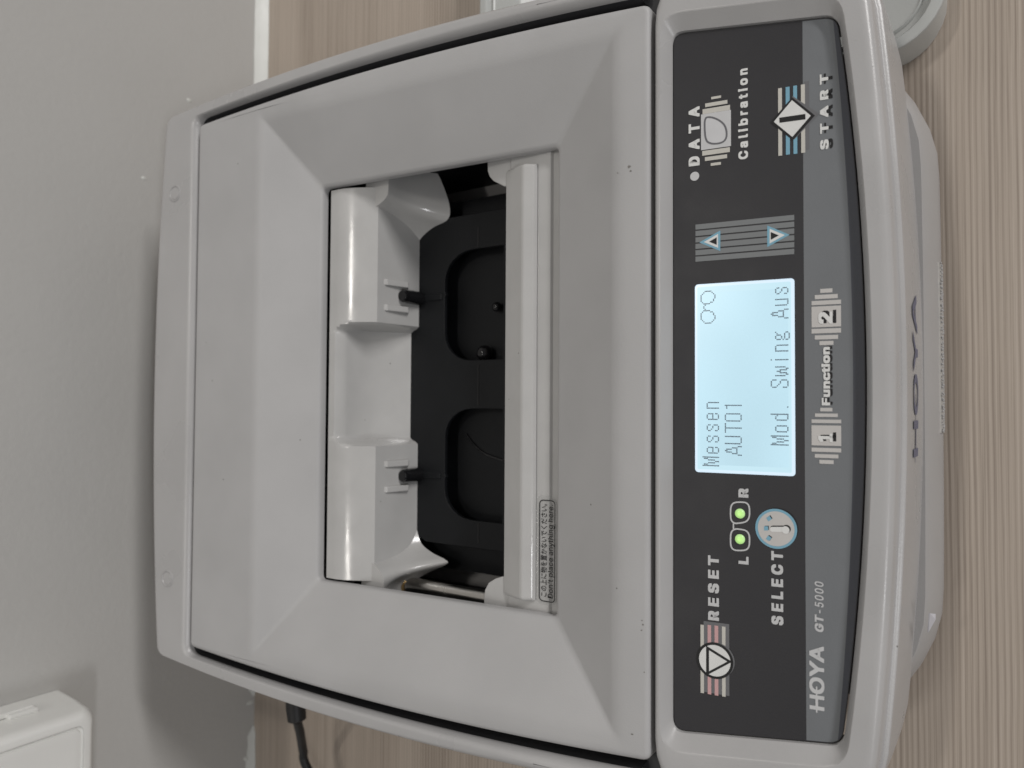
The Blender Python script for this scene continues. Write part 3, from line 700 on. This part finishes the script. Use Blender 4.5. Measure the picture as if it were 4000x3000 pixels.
q = px(1941, 1199, .0545); sphere('probe_ball', q, .0026, M['ball'], tr); tube('probe_stem', [V((q.x, q.y, .051)), V((q.x, q.y, q.z))], .0010, M['ball'], tr)
cpts = [px(u, v, .0520) for u, v in ((1820, 1695), (1850, 1735), (1890, 1770), (1960, 1797), (2010, 1810))]
tube('probe_wire', bez(cpts, 6), .0006, M['ball'], tr, 8)
# steel guide rod at the left
ra, rb = px(1575, 2283, .070), px(1890, 2335, .070); xr_ = (ra.x + rb.x) / 2
tube('guide_rod', [V((xr_, .16, .070)), V((xr_, ra.y + .004, .070))], .0042, M['chrome'], tr, 24)
for dy in (.0, .0035): tube('rod_collar', [V((xr_, ra.y - dy - .001, .070)), V((xr_, ra.y - dy + .001, .070))], .0046, M['brass'], tr, 24)
# front clamp: ridged bar standing on a ledge
def fz(u, h): return None
zc = za(.18)
y_a = px(1966, 1480, zc - .004).y; y_b = px(2022, 1480, zc + .0005).y; y_c = px(2092, 1480, zc - .004).y
xe = .0985
vs = []
for x in (-xe, -xe + .0012, xe - .0012, xe):
    k = .0011 if abs(x) == xe else 0
    for y, z in ((y_a - k, ZB + .004), (y_a - k, zc - .0052), (y_b - .0008, zc - .0006 - k), (y_b - .0022, zc - .0004 - k), (y_c + .0006, zc - .0030 - k), (y_c, zc - .0048)): vs.append(V((x, y, z)))
fs = [(i * 6 + j, i * 6 + j + 1, i * 6 + j + 7, i * 6 + j + 6) for i in range(3) for j in range(5)] + [tuple(range(6)), tuple(range(18, 24))]
fc = mesh('front_clamp', vs, fs, M['slider'], tr, bevel=.0005)
ledge_z = zc - .0050
y_d = px(2145, 1480, ledge_z).y
mesh('clamp_ledge', [V((-.112, y_a - .003, ledge_z)), V((.112, y_a - .003, ledge_z)), V((.112, y_d, ledge_z - .0004)), V((-.112, y_d, ledge_z - .0004)), V((.112, y_d - .001, ledge_z - .0016)), V((-.112, y_d - .001, ledge_z - .0016)), V((.112, .150, ledge_z - .0020)), V((-.112, .150, ledge_z - .0020))],
     [(0, 1, 2, 3), (3, 2, 4, 5), (5, 4, 6, 7)], M['slider'], fc)
for s, pts in ((1, [(1968, 728), (1945, 716), (1925, 706), (1910, 690), (1902, 668), (1901, 640), (1901, 600), (1995, 600), (1995, 720)]), (-1, [(1962, 2252), (1930, 2262), (1905, 2278), (1891, 2305), (1887, 2335), (1887, 2390), (1990, 2390), (1990, 2260)])):
    prism('clamp_tab', [tuple(px(u, v, ledge_z).xy) for u, v in pts], ledge_z - .004, ledge_z - .0005, M['slider'], fc, bevel=.0005)
# warning sticker on the ledge
def c3(cx, cy): return 1200 + cx / 1.659, 1500 + cy / 1.659
SZ = ledge_z - .0010
def stq(cx, cy): q = px(*c3(cx, cy), SZ); return q.x, q.y
def ledge_at(y): return (ledge_z - .0004 * (y_a - .003 - y) / (y_a - .003 - y_d) if y > y_d else ledge_z - .0016 if y < y_d - .001 else ledge_z - .0004 - .0012 * (y_d - y) / .001)
x0, y1 = stq(1490, 1428); x1, y0 = stq(1624, 720)
SY = lambda y: ledge_z - .0004 * (y_a - .003 - y) / (y_a - .003 - y_d) if y > y_d else ledge_z - .0004
x0, x1 = stq(1552, 1430)[0], stq(1552, 720)[0]; y1 = stq(1487, 1075)[1]; y0 = stq(1624, 1075)[1]
e2 = rrect(x0, x1, y0, y1, .0035)
stick = mesh('warning_sticker', [V((x, y, SY(y) + .0002)) for x, y in e2], [tuple(range(len(e2)))], M['film'], fc)
bx0, bx1 = stq(1560, 1410)[0], stq(1560, 750)[0]; by1 = stq(1510, 1080)[1]; by0 = stq(1614, 1080)[1]
o1, o2 = rrect(bx0, bx1, by0, by1, .0020), rrect(bx0 + .00042, bx1 - .00042, by0 + .00042, by1 - .00042, .0016)
n = len(o1); mesh('sticker_border', [V((x, y, SY(y) + .0003)) for x, y in o1 + o2], [(i, (i + 1) % n, n + (i + 1) % n, n + i) for i in range(n)], M['text'], fc)
def slet(body, cx0, cx1, cyl, cyr, bold, font):
    xl = stq((cx0 + cx1) / 2, cyl)[0]; xr = stq((cx0 + cx1) / 2, cyr)[0]; yt = stq(cx0, 1080)[1]; yb = stq(cx1, 1080)[1]
    uv, fs = glyphs(body, bold, 1, 0, font); mesh('sticker_lettering', [V((xl + (xr - xl) * a, yb + (yt - yb) * b, SY(yb) + .0003 + e)) for a, b, e in uv], fs, M['text'], fc)
slet('この上に物を置かないでください。', 1520, 1560, 1374, 775, .004, False)
slet("Don't place anything here.", 1566, 1609, 1387, 781, .003, True)

# ================================================================== power cable at the left rear
cb = empty('power_cable', (-.21, .40, 0)); tag(cb, 'black power cable with moulded plug leaving the left rear of the machine', 'cable')
pz = .050
p1, p2 = px(1155, 2760, pz), px(1160, 2812, pz)
ax = V((p2.x - p1.x, p2.y - p1.y, 0)).normalized(); s0 = V((-.150, p1.y + .0, pz))
tube('plug', [s0, V((p1.x, p1.y, pz)), V((p2.x, p2.y, pz)), V((p2.x, p2.y, pz)) + ax * .001], [.0062, .0062, .0058, .0042], M['cable'], cb, 16)
c1, c2, c3_ = px(1172, 2860, pz - .008), px(1184, 2930, pz - .02), px(1205, 3010, .026)
tube('cord', bez([V((p2.x, p2.y, pz)), c1, c2, c3_, V((c3_.x - .05, c3_.y - .02, .006)), V((c3_.x - .14, c3_.y - .05, .0036))], 10), .0029, M['cable'], cb, 12)

# ================================================================== socket box on the wall
bx = empty('wall_box', (-.227, WY, .18)); tag(bx, 'white plastic socket box mounted on the wall, upper left of the machine', 'wall box')
X1, X0, Z0, Z1, DY = -.187, -.267, .1415, .222, .045
def rz(d, y, r_): 
    return [V((x, y, z)) for x, z in rrect(X0 + d, X1 - d, Z0 + d, Z1 - d, r_)]
loft('case', [rz(0, WY - .0003, .003), rz(.0005, WY - .020, .003), rz(.0010, WY - DY + .006, .005), rz(.0018, WY - DY + .0028, .006), rz(.0032, WY - DY + .0008, .006), rz(.0050, WY - DY, .006), rz(.0078, WY - DY, .0045), rz(.0080, WY - DY + .0016, .0045), rz(.0092, WY - DY + .0016, .004), rz(.0098, WY - DY + .0002, .004), rz(.013, WY - DY - .0001, .004)],
     M['box'], bx, True, True, smooth=35)
box('knockout', (X1 + .0004, WY - .018, .172), (.003, .012, .016), M['box'], bx, .0012)
box('knockout_rib', (X1 + .0012, WY - .018, .176), (.003, .005, .022), M['box'], bx, .001)

# ================================================================== pale tray tucked against the right side
ty = empty('lens_tray', (.23, .14, 0)); tag(ty, 'pale grey plastic tray with stepped recess tucked against the right side of the machine', 'tray')
TX0, TX1, TY0, TY1, TH = .1385, .330, .0200, .258, .0240
def tl_(d, z, r_): return [V((x, y, z)) for x, y in rrect(TX0 + d, TX1 - d, TY0 + d, TY1 - d, max(r_, .001), 8)]
loft('tray_body', [tl_(.010, .0003, .016), tl_(.0025, .0003, .022), tl_(.0012, .004, .024), tl_(0, TH - .002, .025), tl_(.0004, TH - .0004, .0246), tl_(.0015, TH, .0235), tl_(.0045, TH - .0002, .021), tl_(.0055, TH - .002, .0205), tl_(.0062, TH - .0035, .020),
     tl_(.0080, TH - .0036, .018), tl_(.0088, TH - .0022, .0175), tl_(.0095, TH - .0030, .017), tl_(.024, TH - .0050, .012), tl_(.026, TH - .0058, .012), tl_(.034, .0085, .009), tl_(.036, .0075, .009)], M['tray'], ty, True, True, smooth=40)

# glossy label scrap low on the base front
def on_base(u, v, off=.0007):
    q = px(u, v, .012)
    for _ in range(6): q = px(u, v, 0, V((0, bf(q.x) - off + .0018 * max(0, q.z - .012) / .010, 0)), V((0, 1, 0)))
    return q
for nm, pts in (('edge_label', ((3633, 2396), (3627, 2470), (3655, 2420), (3655, 2398))),):
    vs = [on_base(u, v) for u, v in pts]; vs += [p + V((0, .0004, 0)) for p in vs]
    mesh(nm, vs, [(0, 1, 2, 3), (4, 5, 6, 7)] + [(i, (i + 1) % 4, 4 + (i + 1) % 4, 4 + i) for i in range(4)], M['paper'] if pts[0][0] == 3633 else M['base'], tr)
